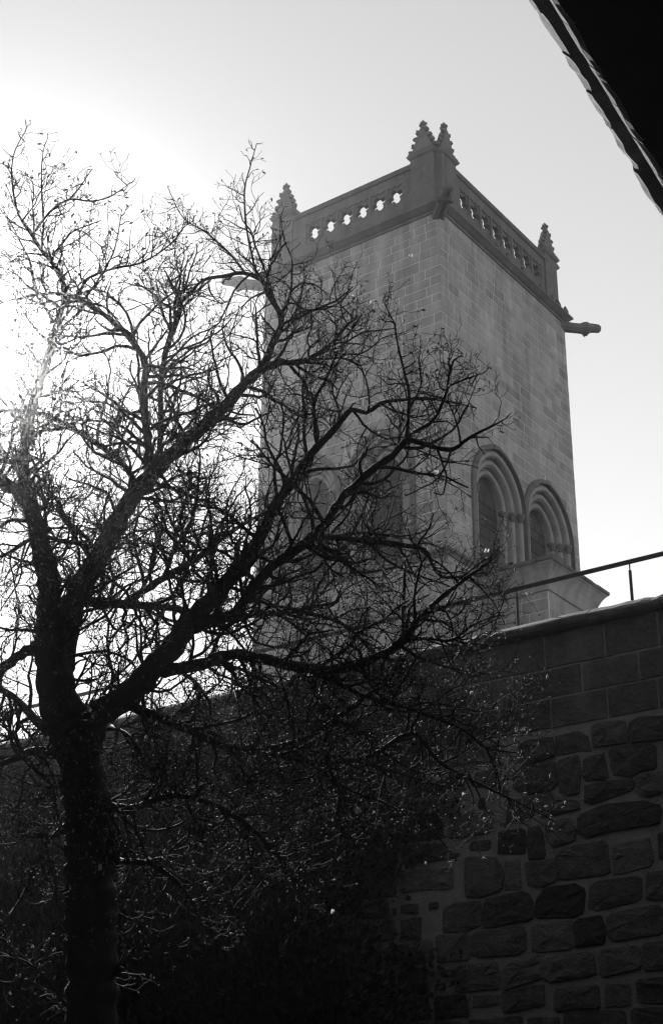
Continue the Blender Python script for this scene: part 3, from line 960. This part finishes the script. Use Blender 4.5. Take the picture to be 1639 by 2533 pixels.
V = np.stack([p, p + d * L_ * 0.4 + sd * L_ * 0.45, p + d * L_, p + d * L_ * 0.4 - sd * L_ * 0.45], axis=1).reshape(-1, 3)
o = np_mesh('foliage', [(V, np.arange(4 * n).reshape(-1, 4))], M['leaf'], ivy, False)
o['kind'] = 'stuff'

# ------------------------------------------------------------------ MAGNOLIA TREE
KD = 1639.0 / 1540.0           # limb outlines were read off a 1540 px wide view
D0 = 8.6
tree = thing('magnolia_tree', 'bare budding magnolia tree with forked trunk and tangled twigs before the wall', 'tree', (0, 0, 0))
LIMBS = []                     # list of (points3d, radii, spawn settings)
PXL = []                       # (x, y, dd) of everything placed, to root new limbs at the right depth
def limb(pts, dd_end, lv=1.0, root=True, name='limb', dens=None):
    """pts: [(x, y, r)] in the 1540-wide view; the depth runs from the parent's to dd_end"""
    if PXL and root:
        x, y, r = pts[0]
        q = min(PXL, key=lambda t: (t[0] - x) ** 2 + (t[1] - y) ** 2)
        dd0 = q[2]
    else:
        dd0 = 0.0
    n = len(pts)
    ln = [0.0]
    for a, b_ in zip(pts[:-1], pts[1:]):
        ln.append(ln[-1] + math.hypot(b_[0] - a[0], b_[1] - a[1]))
    P3, R3 = [], []
    # Catmull-Rom refinement in the view, then out to 3D
    for i in range(n - 1):
        p0, p1, p2, p3 = pts[max(i - 1, 0)], pts[i], pts[i + 1], pts[min(i + 2, n - 1)]
        sg = max(2, int((ln[i + 1] - ln[i]) / 14))
        for s in range(sg):
            t = s / sg
            v = [0.5 * (2 * p1[c] + (p2[c] - p0[c]) * t + (2 * p0[c] - 5 * p1[c] + 4 * p2[c] - p3[c]) * t * t + (3 * p1[c] - p0[c] - 3 * p2[c] + p3[c]) * t ** 3) for c in (0, 1)]
            r = p1[2] + (p2[2] - p1[2]) * t
            f = (ln[i] + (ln[i + 1] - ln[i]) * t) / ln[-1]
            dd = dd0 + (dd_end - dd0) * f + 0.05 * math.sin(9 * f + pts[0][0])
            jit = min(r * 0.16, 2.0)
            x, y = v[0] + random.uniform(-jit, jit), v[1] + random.uniform(-jit, jit)
            P3.append(pix(x * KD, y * KD, D0 + dd)); R3.append(0.92 * r * KD * (D0 + dd) / FPX)
            PXL.append((x, y, dd))
    x, y, r = pts[-1]
    P3.append(pix(x * KD, y * KD, D0 + dd_end)); R3.append(r * KD * (D0 + dd_end) / FPX)
    if dens is None:
        mx_ = sum(p[0] for p in pts) / n; my_ = sum(p[1] for p in pts) / n
        dens = 0.95 if mx_ > 560 and my_ < 1420 else (1.4 if my_ < 1480 else 1.0)
    LIMBS.append((P3, R3, lv, name, dens))

# trunk to the ground
base = pix(212 * KD, 2380 * KD, D0)
limb([(214, 2460, 62), (212, 2200, 60), (205, 1950, 58), (192, 1800, 56), (165, 1700, 54), (140, 1640, 50), (125, 1560, 45), (119, 1490, 38), (116, 1423, 33), (112, 1342, 29), (97, 1282, 26), (85, 1221, 23), (70, 1173, 20), (56, 1109, 16), (58, 1031, 14), (80, 926, 12), (105, 854, 11), (125, 777, 9.5), (150, 695, 8), (147, 655, 7), (130, 620, 6), (97, 580, 5), (64, 532, 4), (44, 499, 3), (32, 451, 2.4), (27, 391, 1.8), (36, 346, 1.3), (58, 306, 0.9)], -0.2, 1.0, False, 'trunk')
# trunk foot, out of the picture
LIMBS.append(([Vector((base.x - 0.02, base.y + 0.05, -0.1)), Vector((base.x, base.y + 0.03, 0.5)), base + (pix(214 * KD, 2460 * KD, D0) - base) * 0.5], [0.26, 0.18, 0.16], 0, 'trunk_foot', 0))
limb([(72, 1180, 16), (25, 1130, 14), (-10, 1108, 12), (-60, 1080, 9), (-120, 1010, 5)], 0.5)
limb([(140, 1560, 34), (158, 1450, 31), (175, 1395, 29), (205, 1335, 28), (226, 1302, 27), (258, 1238, 25), (282, 1197, 24), (334, 1121, 22), (387, 1068, 19), (443, 1016, 17), (515, 950, 15), (560, 900, 13.5), (600, 864, 12), (654, 841, 9), (690, 843, 7), (754, 812, 5.5), (808, 754, 4), (830, 735, 2)], 0.6)
limb([(350, 1110, 13), (344, 1027, 11), (334, 926, 10), (338, 846, 9), (314, 801, 8), (290, 773, 7.5), (234, 725, 6.5), (161, 685, 5), (80, 685, 3.5), (0, 705, 2.5)], -0.6)
limb([(170, 698, 4.5), (190, 668, 4), (209, 644, 3.6), (262, 624, 3), (334, 608, 2.5), (399, 564, 1.8), (427, 528, 1.2), (445, 515, 0.8)], -0.9)
limb([(372, 1085, 8), (372, 967, 7), (374, 886, 7), (383, 826, 7), (395, 785, 8), (415, 730, 7.5), (419, 705, 6), (403, 673, 4), (387, 636, 2)], 0.3)
limb([(606, 862, 9), (630, 805, 8), (652, 755, 7.5), (646, 722, 7), (620, 665, 6), (600, 646, 5.5), (563, 634, 5), (526, 640, 4.5), (475, 650, 4), (440, 680, 3), (415, 705, 2)], 1.0)
limb([(600, 648, 3.5), (588, 604, 3), (572, 524, 2.6), (568, 443, 2), (580, 391, 1.5), (596, 334, 0.9)], 0.9, 0.55)
limb([(572, 638, 3.5), (536, 592, 3), (479, 540, 2.2), (427, 507, 1.5), (395, 447, 0.9)], 1.1, 0.6)
limb([(648, 738, 5), (664, 712, 4), (676, 676, 3.4), (678, 628, 2.6), (677, 599, 2), (661, 560, 1.4), (655, 530, 0.9)], 0.5, 0.6)
limb([(678, 676, 3), (700, 658, 2.4), (736, 663, 1.8), (764, 689, 1)], 0.9, 0.5)
# right main limb and what springs from it
limb([(200, 1740, 40), (225, 1670, 36), (306, 1608, 33), (362, 1543, 31), (403, 1503, 29), (435, 1455, 26), (507, 1374, 22), (580, 1290, 18), (610, 1235, 16), (640, 1172, 14), (682, 1115, 12.5), (724, 1054, 11), (756, 1019, 9.5), (795, 976, 7.5), (816, 952, 6.5), (851, 959, 5.5), (883, 938, 5), (929, 929, 4), (1025, 930, 2.5), (1106, 948, 1.4)], -0.6)
limb([(736, 1040, 6), (738, 1005, 5), (726, 952, 4), (724, 916, 3.4), (703, 899, 2.2), (720, 860, 1.2)], -0.2)
limb([(443, 1460, 18), (500, 1440, 15), (548, 1425, 14), (582, 1373, 13.5), (618, 1330, 13), (653, 1302, 12.5), (699, 1270, 12), (752, 1221, 11), (795, 1157, 10.5), (830, 1125, 10), (866, 1090, 9.5), (912, 1058, 9), (947, 1019, 8.5)], -1.0)
limb([(947, 1019, 7), (1000, 1037, 6.5), (1050, 1044, 6), (1078, 1026, 5), (1106, 1008, 4), (1146, 989, 2.6), (1176, 972, 1.4)], -1.4, 0.7)
limb([(945, 1018, 5.5), (950, 941, 4.6), (948, 900, 4), (935, 850, 3.2), (922, 790, 2.4), (915, 750, 1.8), (890, 700, 1)], -1.0, 0.7)
limb([(958, 1005, 5), (1000, 984, 4.6), (1021, 952, 4.2), (1035, 916, 4), (1043, 870, 3.6), (1053, 838, 2.5)], -1.5, 0.6)
limb([(1040, 898, 3), (1070, 885, 2.5), (1092, 877, 2), (1120, 868, 1)], -1.6, 0.6)
limb([(690, 1275, 9), (730, 1252, 8.5), (781, 1249, 8), (830, 1256, 7.5), (901, 1263, 7), (982, 1277, 5.5), (1000, 1302, 4.8), (1028, 1341, 4), (1089, 1337, 2.2), (1130, 1330, 1.2)], -0.5)
limb([(781, 1247, 5), (844, 1238, 4), (936, 1246, 2.5), (1000, 1230, 1.2)], 0.2)
limb([(380, 1560, 17), (430, 1550, 16), (470, 1545, 15), (528, 1523, 14), (597, 1528, 13.5), (675, 1547, 13), (772, 1557, 12.5), (860, 1533, 11), (933, 1494, 9), (977, 1435, 7.5), (1046, 1372, 5.5), (1119, 1318, 3.5), (1150, 1295, 1.5)], -1.1)
limb([(930, 1495, 5), (985, 1483, 4.6), (1046, 1489, 4), (1104, 1450, 2.2), (1160, 1430, 1.2)], -1.5)
limb([(940, 1490, 5), (936, 1440, 4.8), (938, 1381, 4.4), (941, 1318, 3.6)], -0.6, 0.5)
limb([(430, 1490, 10), (470, 1447, 9), (592, 1430, 8), (680, 1420, 6.5), (740, 1408, 5), (777, 1401, 4)], 0.3)
limb([(690, 1420, 5.5), (772, 1440, 5), (821, 1469, 4.5), (865, 1518, 3)], -0.4)
limb([(150, 1395, 15), (213, 1399, 13), (334, 1407, 10), (435, 1419, 8), (500, 1440, 5)], 0.2)
limb([(290, 1403, 11), (340, 1370, 9.5), (383, 1342, 9), (463, 1294, 7.5), (528, 1242, 6), (596, 1201, 4), (640, 1180, 2)], 0.7)
limb([(383, 1340, 7), (403, 1282, 6), (443, 1217, 5), (458, 1141, 4), (465, 1060, 2.5), (450, 1000, 1.3)], 0.4)
limb([(110, 1505, 18), (60, 1515, 14), (0, 1556, 12), (-70, 1600, 8)], -0.5)
limb([(110, 1700, 14), (44, 1632, 9), (0, 1600, 7), (-60, 1570, 4)], 0.6)
limb([(318, 1130, 9), (282, 1072, 8), (225, 1032, 7.5), (165, 992, 7), (80, 957, 6), (0, 955, 5), (-50, 965, 3)], 0.8)
limb([(222, 1300, 6), (209, 1258, 5.5), (161, 1217, 4.5), (141, 1177, 4), (109, 1129, 2.5), (95, 1080, 1.3)], -0.4)
limb([(205, 1275, 5), (193, 1266, 4.5), (145, 1258, 4), (95, 1240, 2.5)], -0.5)
limb([(96, 885, 7), (85, 854, 6.5), (72, 814, 5.5), (40, 781, 4.5), (8, 741, 3), (-25, 700, 1.5)], 0.4)
limb([(130, 765, 5.5), (112, 725, 5), (89, 693, 4.6), (80, 665, 4), (68, 604, 3), (48, 564, 2.4), (28, 524, 1.8), (0, 483, 1)], 0.3)
limb([(76, 545, 3.2), (117, 491, 2.8), (161, 463, 2.5), (213, 467, 2), (258, 455, 1.6), (302, 425, 0.9)], -0.4, 0.5)
limb([(161, 463, 2), (185, 435, 1.6), (209, 399, 0.9)], -0.5, 0.4)
limb([(97, 572, 3), (101, 515, 2.5), (97, 443, 2), (97, 379, 1.5), (103, 338, 0.8)], -0.3, 0.5)
limb([(200, 690, 3), (235, 640, 2.5), (262, 590, 2), (275, 540, 1.5), (282, 490, 0.8)], -0.5, 0.6)
limb([(120, 1230, 6), (60, 1260, 5), (10, 1290, 4), (-40, 1300, 2)], -0.7)
# drooping low limbs in front of the wall
limb([(700, 1552, 8), (790, 1590, 7), (850, 1622, 6.5), (909, 1635, 6), (997, 1664, 5), (1080, 1699, 4.2), (1129, 1738, 3), (1192, 1750, 1.6)], -1.3)
limb([(300, 1640, 13), (420, 1690, 11), (560, 1745, 9), (700, 1720, 8), (811, 1648, 6.5), (860, 1610, 4), (900, 1590, 2)], -0.9)
limb([(600, 1742, 7), (720, 1770, 6.5), (850, 1760, 6), (958, 1705, 5.5), (1021, 1772, 4.6), (1129, 1830, 3.5), (1192, 1860, 2.4), (1270, 1900, 1.2)], -1.6)
limb([(1129, 1738, 3), (1150, 1790, 2.6), (1160, 1830, 2.2), (1195, 1870, 1.8), (1285, 1935, 0.9)], -1.2, 0.5)
limb([(720, 1770, 5), (800, 1830, 4), (900, 1870, 3.2), (1000, 1930, 2.4), (1060, 2000, 1.3)], -1.8, 0.7)
limb([(215, 1860, 13), (300, 1880, 10), (400, 1850, 8), (520, 1880, 6.5), (620, 1960, 5), (690, 2050, 3), (720, 2120, 1.3)], -1.5, 0.8)
limb([(215, 1950, 12), (270, 2000, 9), (350, 2010, 7), (430, 2070, 5), (470, 2150, 2.5), (480, 2210, 1.2)], -1.2, 0.8)
limb([(150, 1760, 13), (80, 1745, 10), (20, 1770, 8), (-60, 1790, 5)], -0.8)
limb([(190, 1900, 11), (140, 1930, 8), (90, 1990, 6), (60, 2070, 4), (20, 2130, 2)], -0.6, 0.8)

limb([(420, 1560, 5.5), (457, 1590, 5.0), (485, 1630, 3.6), (494, 1679, 2.3), (548, 1760, 0.9)], 0.2, 0.8, True, 'limb', 1.15)
limb([(520, 1535, 5.5), (525, 1552, 5.0), (546, 1571, 3.6), (548, 1620, 2.3), (580, 1687, 0.9)], -1.4, 0.8, True, 'limb', 1.15)
limb([(600, 1540, 5.5), (604, 1556, 5.0), (588, 1614, 3.6), (595, 1665, 2.3), (618, 1761, 0.9)], -1.2, 0.8, True, 'limb', 1.15)
limb([(680, 1555, 5.5), (708, 1574, 5.0), (738, 1631, 3.6), (762, 1703, 2.3), (766, 1782, 0.9)], -1.4, 0.8, True, 'limb', 1.15)
limb([(760, 1565, 5.5), (753, 1583, 5.0), (742, 1615, 3.6), (750, 1652, 2.3), (762, 1714, 0.9)], -1.1, 0.8, True, 'limb', 1.15)
limb([(840, 1550, 5.5), (853, 1579, 5.0), (877, 1612, 3.6), (926, 1652, 2.3), (949, 1730, 0.9)], -0.5, 0.8, True, 'limb', 1.15)
limb([(900, 1520, 5.5), (889, 1544, 5.0), (887, 1568, 3.6), (905, 1612, 2.3), (887, 1653, 0.9)], -0.6, 0.8, True, 'limb', 1.15)
limb([(330, 1620, 5.5), (336, 1649, 5.0), (339, 1677, 3.6), (341, 1741, 2.3), (324, 1834, 0.9)], 0.2, 0.8, True, 'limb', 1.15)
limb([(260, 1690, 5.5), (293, 1705, 5.0), (319, 1736, 3.6), (345, 1786, 2.3), (394, 1869, 0.9)], -1.4, 0.8, True, 'limb', 1.15)
limb([(480, 1700, 5.5), (510, 1713, 5.0), (530, 1746, 3.6), (575, 1784, 2.3), (593, 1831, 0.9)], 0.2, 0.8, True, 'limb', 1.15)
limb([(620, 1750, 5.5), (642, 1758, 5.0), (651, 1802, 3.6), (660, 1840, 2.3), (658, 1887, 0.9)], -1.5, 0.8, True, 'limb', 1.15)
limb([(760, 1760, 5.5), (768, 1794, 5.0), (788, 1838, 3.6), (786, 1893, 2.3), (803, 1978, 0.9)], -1.2, 0.8, True, 'limb', 1.15)
limb([(880, 1740, 5.5), (878, 1769, 5.0), (895, 1797, 3.6), (884, 1843, 2.3), (873, 1910, 0.9)], -0.1, 0.8, True, 'limb', 1.15)
limb([(150, 1780, 5.5), (171, 1810, 5.0), (181, 1852, 3.6), (195, 1912, 2.3), (207, 1996, 0.9)], -0.7, 0.8, True, 'limb', 1.15)
limb([(60, 1760, 5.5), (83, 1792, 5.0), (121, 1828, 3.6), (132, 1890, 2.3), (167, 1975, 0.9)], -0.8, 0.8, True, 'limb', 1.15)
limb([(340, 1870, 5.5), (375, 1891, 5.0), (398, 1942, 3.6), (430, 1999, 2.3), (458, 2093, 0.9)], -0.3, 0.8, True, 'limb', 1.15)
limb([(520, 1890, 5.5), (566, 1916, 5.0), (602, 1969, 3.6), (670, 2031, 2.3), (709, 2126, 0.9)], -0.2, 0.8, True, 'limb', 1.15)

# smooth tubes for the limbs, each its own part
def bark_tube(P3, R3, sides):
    mb = MB()
    k = random.uniform(0, 6)
    pts = []
    rads = []
    for i, (p, r) in enumerate(zip(P3, R3)):
        pts.append(p); rads.append(r * (1 + 0.07 * math.sin(1.7 * i + k) + random.uniform(-0.05, 0.05)))
    tube(mb, pts, rads, sides)
    return mb
for P3, R3, lv, name, dens in LIMBS:
    bark_tube(P3, R3, 12 if R3[0] > 0.03 else 8).build(name, M['bark'], tree, True)

# twigs, grown level by level with numpy
VIEW = np.array(fwd)
def spawn(paths, rads, per_m, tmin, ang, flat):
    """paths (n, k, 3) -> starting points, directions, parent radius for children"""
    n, k, _ = paths.shape
    seg = np.linalg.norm(np.diff(paths, axis=1), axis=2)
    length = seg.sum(1)
    cnt = rng.poisson(np.maximum(length * per_m, 0.0))
    idx = np.repeat(np.arange(n), cnt)
    t = tmin + (1 - tmin) * rng.random(len(idx)) ** 0.85
    f = t * (k - 1)
    i0 = np.minimum(f.astype(int), k - 2); fr = (f - i0)[:, None]
    p = paths[idx, i0] * (1 - fr) + paths[idx, i0 + 1] * fr
    d = norm(paths[idx, i0 + 1] - paths[idx, i0])
    r = rads[idx, i0]
    s = rng.normal(size=(len(idx), 3))
    s -= VIEW * (s @ VIEW)[:, None] * flat
    s -= d * np.sum(s * d, axis=1)[:, None]
    s = norm(s)
    a = np.radians(rng.uniform(ang[0], ang[1], len(idx)))[:, None]
    return p, norm(d * np.cos(a) + s * np.sin(a)), r, t, idx
def grow(p, d, length, r0, k, wig, up, taper=0.35):
    n = len(p)
    path = np.zeros((n, k, 3)); path[:, 0] = p
    rad = np.zeros((n, k))
    step = (length / (k - 1))[:, None]
    for i in range(k):
        rad[:, i] = r0 * (1 - (1 - taper) * i / (k - 1))
        if i == 0:
            continue
        d = norm(d + rng.normal(size=(n, 3)) * wig + np.array([0, 0, 1.0]) * up)
        path[:, i] = path[:, i - 1] + d * step
    return path, rad
def tubes_np(path, rad, sides):
    n, k, _ = path.shape
    t = np.zeros_like(path)
    t[:, 1:-1] = path[:, 2:] - path[:, :-2]; t[:, 0] = path[:, 1] - path[:, 0]; t[:, -1] = path[:, -1] - path[:, -2]
    t = norm(t)
    u = norm(np.cross(t, np.array([0.31, 0.17, 0.93])))
    v = np.cross(t, u)
    a = 2 * np.pi * np.arange(sides) / sides
    ring = u[:, :, None, :] * np.cos(a)[None, None, :, None] + v[:, :, None, :] * np.sin(a)[None, None, :, None]
    V = path[:, :, None, :] + ring * rad[:, :, None, None]
    V = V.reshape(-1, 3)
    b = (np.arange(n) * k * sides)[:, None, None] + (np.arange(k - 1) * sides)[None, :, None]
    s = np.arange(sides)[None, None, :]; s2 = (np.arange(sides) + 1) % sides
    F = np.stack(np.broadcast_arrays(b + s, b + s2[None, None, :], b + sides + s2[None, None, :], b + sides + s), axis=-1).reshape(-1, 4)
    return V, F
bp_, bd_, br_, bl_ = [], [], [], []
for P3, R3, lv, name, dens in LIMBS:
    if lv == 0:
        continue
    arr = np.array([tuple(p) for p in P3]); rr = np.array(R3)
    seg = np.linalg.norm(np.diff(arr, axis=0), axis=1); L = seg.sum()
    s0 = 0.0
    acc = np.concatenate([[0], np.cumsum(seg)])
    s = random.uniform(0.05, 0.2)
    while s < L:
        i = min(np.searchsorted(acc, s) - 1, len(seg) - 1); i = max(i, 0)
        r = rr[i]
        p = arr[i] + (arr[i + 1] - arr[i]) * ((s - acc[i]) / max(seg[i], 1e-6))
        d = (arr[i + 1] - arr[i]) / max(seg[i], 1e-6)
        if r < 0.12 or random.random() < 0.25:
            q = rng.normal(size=3); q -= VIEW * (q @ VIEW) * 0.35; q -= d * (q @ d); q /= np.linalg.norm(q)
            a = math.radians(random.uniform(30, 80))
            end = s / L
            bp_.append(p); bd_.append(d * math.cos(a) + q * math.sin(a)); br_.append(min(0.5 * r + 0.001, 0.012))
            bl_.append(lv * random.uniform(0.25, 0.85) * (1.0 - 0.4 * end) * min(1.0, 0.12 + r / 0.016))
        s += random.uniform(0.035, 0.105) / dens
    # the limb's own tip runs on as a twig
    bp_.append(arr[-1]); bd_.append((arr[-1] - arr[-2]) / np.linalg.norm(arr[-1] - arr[-2])); br_.append(max(rr[-1], 0.0022)); bl_.append(0.05)
p1, d1 = np.array(bp_), norm(np.array(bd_))
path1, rad1 = grow(p1, d1, np.array(bl_), np.maximum(np.array(br_), 0.0035), 9, 0.22, 0.05, 0.4)
p2, d2, r2, t2, i2 = spawn(path1, rad1, 13.0, 0.12, (30, 75), 0.2)
path2, rad2 = grow(p2, d2, np.minimum(rng.uniform(0.12, 0.42, len(p2)) * (1.1 - 0.5 * t2), 0.75 * np.array(bl_)[i2]), np.clip(r2 * 0.62, 0.0024, 0.0055), 7, 0.24, 0.07, 0.5)
p3, d3, r3, t3, i3 = spawn(path2, rad2, 17.0, 0.12, (30, 75), 0.1)
path3, rad3 = grow(p3, d3, rng.uniform(0.04, 0.17, len(p3)), np.clip(r3 * 0.7, 0.0016, 0.0032), 5, 0.25, 0.1, 0.6)
p4, d4, r4, t4, i4 = spawn(path3, rad3, 13.0, 0.3, (35, 80), 0.1)
path4, rad4 = grow(p4, d4, rng.uniform(0.012, 0.05, len(p4)), np.full(len(p4), 0.0015), 3, 0.2, 0.1, 0.8)
print('twigs', len(p1), len(p2), len(p3), len(p4))
tw = np_mesh('twigs', [tubes_np(path1, rad1, 6), tubes_np(path2, rad2, 4), tubes_np(path3, rad3, 3), tubes_np(path4, rad4, 3)], M['twig'], tree)
tw['kind'] = 'stuff'
# buds: pointed furry spindles on the tips
tips = np.concatenate([path1[:, -1], path2[:, -1], path3[:, -1], path4[rng.random(len(p4)) < 0.25][:, -1]])
dirs = np.concatenate([path1[:, -1] - path1[:, -2], path2[:, -1] - path2[:, -2], path3[:, -1] - path3[:, -2], np.zeros((len(tips) - len(p1) - len(p2) - len(p3), 3)) + [0, 0, 1]])
dirs = norm(dirs + rng.normal(size=dirs.shape) * 0.25)
size = rng.choice([0.35, 0.5, 0.75, 1.0], len(tips), p=[0.4, 0.35, 0.15, 0.10])
prof = np.array([[0, 0.25], [0.2, 0.8], [0.45, 1.0], [0.75, 0.6], [1.0, 0.08]])
bpath = tips[:, None, :] + dirs[:, None, :] * (prof[:, 0] * 0.026)[None, :, None] * size[:, None, None]
brad = (prof[:, 1] * 0.0062)[None, :] * size[:, None]
bo = np_mesh('buds', [tubes_np(bpath, brad, 5)], M['bud'], tree)
bo['kind'] = 'stuff'
# opened blossoms: a few pale petals
def blossom(p, s, seed):
    rd = random.Random(seed)
    mb = MB()
    for k in range(rd.randint(4, 6)):
        az = rd.uniform(0, 6.28); tl = rd.uniform(0.3, 1.2)
        o = Vector((math.cos(az) * math.sin(tl), math.sin(az) * math.sin(tl), math.cos(tl)))
        side = o.cross(Vector((0, 0, 1))).normalized(); nrm = side.cross(o)
        vs_, n = [], 5
        for i in range(n):
            t = i / (n - 1)
            wd = s * 0.30 * math.sin(math.pi * (0.12 + 0.83 * t))
            c_ = p + o * (s * t) + nrm * (s * 0.35 * t * t * rd.uniform(0.6, 1.3))
            vs_ += [c_ - side * wd, c_ + nrm * (-wd * 0.4), c_ + side * wd]
        fs = [(i * 3 + j, i * 3 + j + 1, i * 3 + j + 4, i * 3 + j + 3) for i in range(n - 1) for j in range(2)]
        mb.add(vs_, fs)
    return mb
spots = [(830, 1893, -1.3, 0.045), (818, 690, 0.5, 0.03), (858, 708, 0.4, 0.035), (955, 597, -0.9, 0.025), (655, 1783, -0.8, 0.035), (232, 2024, -0.9, 0.04), (1062, 820, -1.4, 0.022), (1075, 1850, -1.3, 0.02), (990, 2010, -1.2, 0.02),
         (1130, 1285, -1.0, 0.03), (880, 1010, -0.7, 0.025), (1012, 1103, -1.1, 0.03), (1180, 970, -1.4, 0.03), (340, 1720, -0.6, 0.03), (380, 1400, 0.2, 0.028), (270, 1390, -0.2, 0.03), (1225, 1385, -1.2, 0.025), (1095, 1615, -1.1, 0.025), (770, 2125, -1.2, 0.03), (510, 1770, -0.7, 0.02)]
for i, (x, y, dd, s) in enumerate(spots):
    blossom(pix(x * KD, y * KD, D0 + dd), s * 0.8, i).build('blossom', M['petal'], tree, True)

# ------------------------------------------------------------------ haze: added air volume imitating the sun's veiling glare in the lens
mb = MB()
rect_loops(mb, -160, 160, -160, 160, [(0, -1.0), (0, 31.0)])
hz = mb.build('glare_haze', M['ground'])
hz.data.materials.clear()
hm = bpy.data.materials.new('glare_air')
hm.use_nodes = True
hm.node_tree.nodes.clear()
pv = hm.node_tree.nodes.new('ShaderNodeVolumePrincipled')
pv.inputs['Color'].default_value = (0.4, 0.4, 0.4, 1)
pv.inputs['Density'].default_value = 0.0024
pv.inputs['Anisotropy'].default_value = 0.974
ho = hm.node_tree.nodes.new('ShaderNodeOutputMaterial')
hm.node_tree.links.new(pv.outputs[0], ho.inputs['Volume'])
hz.data.materials.append(hm)
hz['kind'] = 'stuff'
hz['label'] = 'added air volume imitating veiling glare around the low sun'
